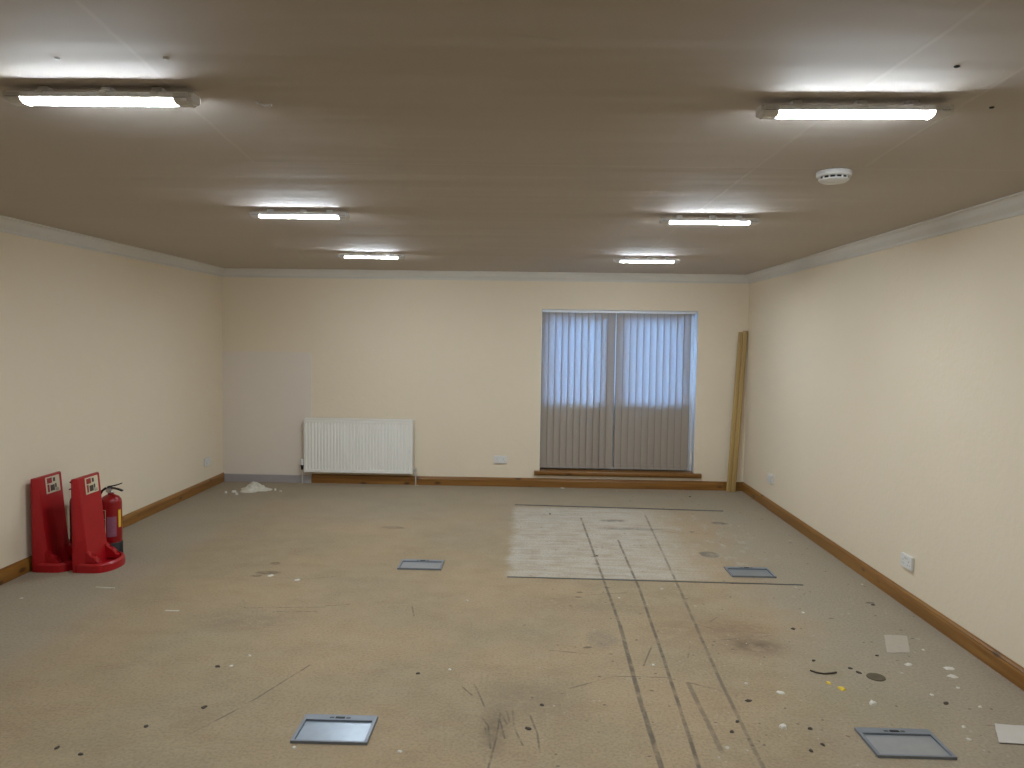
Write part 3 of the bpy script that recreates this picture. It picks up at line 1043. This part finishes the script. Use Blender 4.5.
# ------------------------------------------------------------------ litter on the floor
def chip(name, x, y, r, m, lab, cat, group=None, h=.004, asp=1.0, seed=0, n=9):
    rnd = random.Random(seed)
    bm = NB()
    ang = rnd.uniform(0, math.pi)
    A, B_ = [], []
    for k in range(n):
        a = 2*math.pi*k/n
        rr_ = r*rnd.uniform(.65, 1.1)
        px, py = rr_*math.cos(a)*asp, rr_*math.sin(a)
        qx, qy = px*math.cos(ang)-py*math.sin(ang), px*math.sin(ang)+py*math.cos(ang)
        A.append(bm.verts.new((qx, qy, 0)))
        B_.append(bm.verts.new((qx*.8, qy*.8, h*rnd.uniform(.6, 1.2))))
    top = bm.verts.new((0, 0, h*1.2))
    bm.faces.new(A)
    for k in range(n):
        j = (k+1) % n
        bm.faces.new((A[k], A[j], B_[j], B_[k]))
        bm.faces.new((B_[k], B_[j], top))
    o = obj(name, bm, m, loc=(x, y, .0))
    return tag(o, lab, cat, group)

WHITE = [(1.219, 3.58), (2.178, 3.904), (2.148, 3.808), (1.992, 3.941), (2.102, 3.68), (1.935, 3.597), (1.876, 3.188), (2.095, 3.486), (1.712, 4.685), (2.324, 5.273), (2.167, 4.14), (1.914, 3.294), (-1.761, 5.193), (-1.552, 5.109), (-3.134, 4.634), (-1.42, 3.86), (-1.467, 3.733), (-.92, 2.984), (-.367, 4.77), (-.37, 3.751), (-.491, 2.977), (1.08, 3.671), (.605, 4.883), (.66, 3.863), (.4, 8.545), (-1.227, 8.545)]
SZ = {0: .018, 1: .024, 2: .022, 3: .020, 8: .012, 12: .020, 13: .020, 24: .022}
for i, (x, y) in enumerate(WHITE):
    if x > .9:
        lab, gr = 'small white flake of plaster on the grey floor towards the right wall', 'white flakes on the right of the floor'
    elif x < -.2 and y < 8:
        lab, gr = 'small white flake of plaster on the brown floor, left half', 'white flakes on the left of the floor'
    elif y > 8:
        lab, gr = ('white chip against the skirting below the window' if x > 0 else 'white chip against the skirting beside the radiator pipe'), None
    else:
        lab, gr = 'tiny white flake lying between the dark drag marks', 'white flakes between the drag marks'
    chip('plaster_flake', x, y, SZ.get(i, .009), M_flake, lab, 'flake', gr, h=.004, asp=1.3, seed=i)
DARKS = [(1.557, 4.408), (1.512, 3.963), (1.877, 4.047), (1.689, 3.828), (1.665, 3.876), (2.214, 4.855), (1.04, 3.49), (1.233, 3.243), (1.239, 3.113), (1.953, 3.512), (.889, 3.201), (1.172, 3.063), (-1.531, 3.722), (-1.857, 2.938), (-1.59, 3.122), (-1.419, 3.299), (-1.736, 2.894), (-.525, 3.694), (.023, 3.183), (.084, 3.401), (.548, 5.844), (.225, 7.247), (1.746, 8.182), (.934, 3.289)]
for i, (x, y) in enumerate(DARKS):
    if y > 5:
        lab, gr = ('dark chip on the pale dusty patch' if x < .4 else ('dark round chip beside the left drag mark on the pale patch' if x < 1 else 'dark chip on the floor near the far right skirting')), None
    elif x > .8:
        lab, gr = 'small dark chip of debris on the floor right of the drag marks', 'dark chips on the right of the floor'
    elif x < -.4:
        lab, gr = 'small dark chip of debris on the brown floor, left half', 'dark chips on the left of the floor'
    else:
        lab, gr = 'small dark chip beside the black scratches in the foreground', 'dark chips by the scratches'
    chip('debris_chip', x, y, .012 if i % 3 == 0 else .009, M_chip, lab, 'debris', gr, h=.005, asp=1.5, seed=50+i)
chip('plaster_lump', 1.122, 3.255, .019, M_flake, 'larger white plaster lump on the floor left of the near right floor box', 'debris', h=.010, asp=1.2, seed=7, n=12)
chip('plaster_lump', 1.611, 3.490, .020, M_flake, 'round white plaster lump beyond the near right floor box', 'debris', h=.012, seed=8, n=12)
chip('yellow_scrap', 1.529, 3.640, .020, M_yellow, 'small yellow scrap on the floor, the larger of two', 'debris', 'yellow scraps', h=.006, asp=1.4, seed=9)
chip('yellow_scrap', 1.488, 3.700, .013, M_yellow, 'small pale yellow scrap on the floor, the smaller of two', 'debris', 'yellow scraps', h=.005, asp=1.4, seed=10)
bm = NB()
lathe(bm, [(0, 0), (.043, 0), (.045, .002), (.043, .005), (.036, .004), (0, .003)], seg_=30)
m_disc = simple('brass_disc', (.10, .08, .045), .5, .3, vary=.3, scale=30)
o = obj('round_cap', bm, m_disc, loc=(1.752, 3.777, 0), smooth=True)
tag(o, 'dark round metal cap lying flat on the floor at the right', 'cap')
bm = NB(); tube(bm, [(0, 0, .004), (.020, -.028, .006), (.055, -.036, .004), (.10, -.030, .006), (.125, -.018, .005)], .004, 6)
o = obj('bent_wire', bm, M_chip, loc=(1.448, 3.834, 0)); tag(o, 'thin bent dark wire lying left of the yellow scraps', 'wire')
bm = NB(); box(bm, -.066, .066, -.005, .005, 0, .004)
o = obj('thin_stick', bm, M_flake, loc=(-2.735, 4.862, 0)); o.rotation_euler = (0, 0, -.08); tag(o, 'thin pale stick on the floor in front of the red stands', 'stick')
bm = NB(); box(bm, -.042, .042, -.005, .005, 0, .004)
o = obj('thin_stick', bm, M_flake, loc=(-2.113, 4.475, 0)); o.rotation_euler = (0, 0, .03); tag(o, 'short pale stick on the brown floor farther right of the stands', 'stick')

def sheet(name, pts, m, lab, cat, curl=.004, seed=0):
    """a thin lying sheet from four corners, slightly rumpled"""
    rnd = random.Random(seed)
    n = 8
    bm = NB()
    cx = sum(p[0] for p in pts)/4; cy = sum(p[1] for p in pts)/4
    G0, G1 = [], []
    for i in range(n+1):
        r0, r1 = [], []
        for j in range(n+1):
            u, v = i/n, j/n
            x = (1-u)*(1-v)*pts[0][0]+u*(1-v)*pts[1][0]+u*v*pts[2][0]+(1-u)*v*pts[3][0]-cx
            y = (1-u)*(1-v)*pts[0][1]+u*(1-v)*pts[1][1]+u*v*pts[2][1]+(1-u)*v*pts[3][1]-cy
            z = .0004+curl*rnd.random()*(1 if (i in (0, n) or j in (0, n)) else .5)
            r0.append(bm.verts.new((x, y, z))); r1.append(bm.verts.new((x, y, z+.0008)))
        G0.append(r0); G1.append(r1)
    for i in range(n):
        for j in range(n):
            bm.faces.new((G0[i][j], G0[i+1][j], G0[i+1][j+1], G0[i][j+1]))
            bm.faces.new((G1[i][j], G1[i+1][j], G1[i+1][j+1], G1[i][j+1]))
    for i in range(n):
        for a, b_ in (((i, 0), (i+1, 0)), ((i, n), (i+1, n)), ((0, i), (0, i+1)), ((n, i), (n, i+1))):
            bm.faces.new((G0[a[0]][a[1]], G0[b_[0]][b_[1]], G1[b_[0]][b_[1]], G1[a[0]][a[1]]))
    o = obj(name, bm, m, loc=(cx, cy, 0), smooth=True)
    return tag(o, lab, cat)
sheet('plastic_film', [(2.051, 4.347), (2.178, 4.339), (2.075, 4.095), (1.949, 4.088)], M_film, 'square of greyed adhesive film stuck to the floor near the right wall', 'film', .002, 1)
sheet('paper_sheet', [(2.06, 3.317), (2.40, 3.30), (2.40, 3.13), (1.985, 3.160)], M_paper, 'crumpled white sheet on the floor at the lower right edge', 'paper', .008, 2)

# heap of plaster crumbs by the grey plinth
rnd = random.Random(11)
bm = NB()
n1, n2 = 10, 26
rows = []
for i in range(n1+1):
    row = []
    f = i/n1
    for k in range(n2):
        a = 2*math.pi*k/n2
        wob = 1+.22*math.sin(3*a+1)+.10*rnd.uniform(-1, 1)
        z = .085*(1-f)**1.15*(1+.3*rnd.uniform(-1, 1)*min(1, 3*(1-f)))
        row.append(bm.verts.new((.165*f*wob*math.cos(a), .140*f*wob*math.sin(a), 0 if i == n1 else max(0.001, z))))
    rows.append(row)
for a, b_ in zip(rows[1:-1], rows[2:]):
    for k in range(n2):
        bm.faces.new((a[k], b_[k], b_[(k+1) % n2], a[(k+1) % n2]))
top = bm.verts.new((0, 0, .088))
bmesh.ops.delete(bm, geom=rows[0], context='VERTS')
for k in range(n2):
    bm.faces.new((top, rows[1][k], rows[1][(k+1) % n2]))
bm.faces.new(rows[-1])
o = obj('plaster_heap', bm, M_dust, loc=(-2.93, 8.12, 0))
tag(o, 'heap of grey plaster crumbs on the floor before the grey plinth', 'rubble')
for i, (x, y, r) in enumerate(((-3.09, 7.98, .026), (-3.16, 7.93, .018), (-2.70, 8.12, .016), (-2.62, 8.05, .014), (-3.02, 7.86, .02))):
    chip('plaster_crumb', x, y, r, M_flake, 'loose white crumb beside the plaster heap', 'rubble', 'crumbs beside the plaster heap', h=.018, seed=80+i)
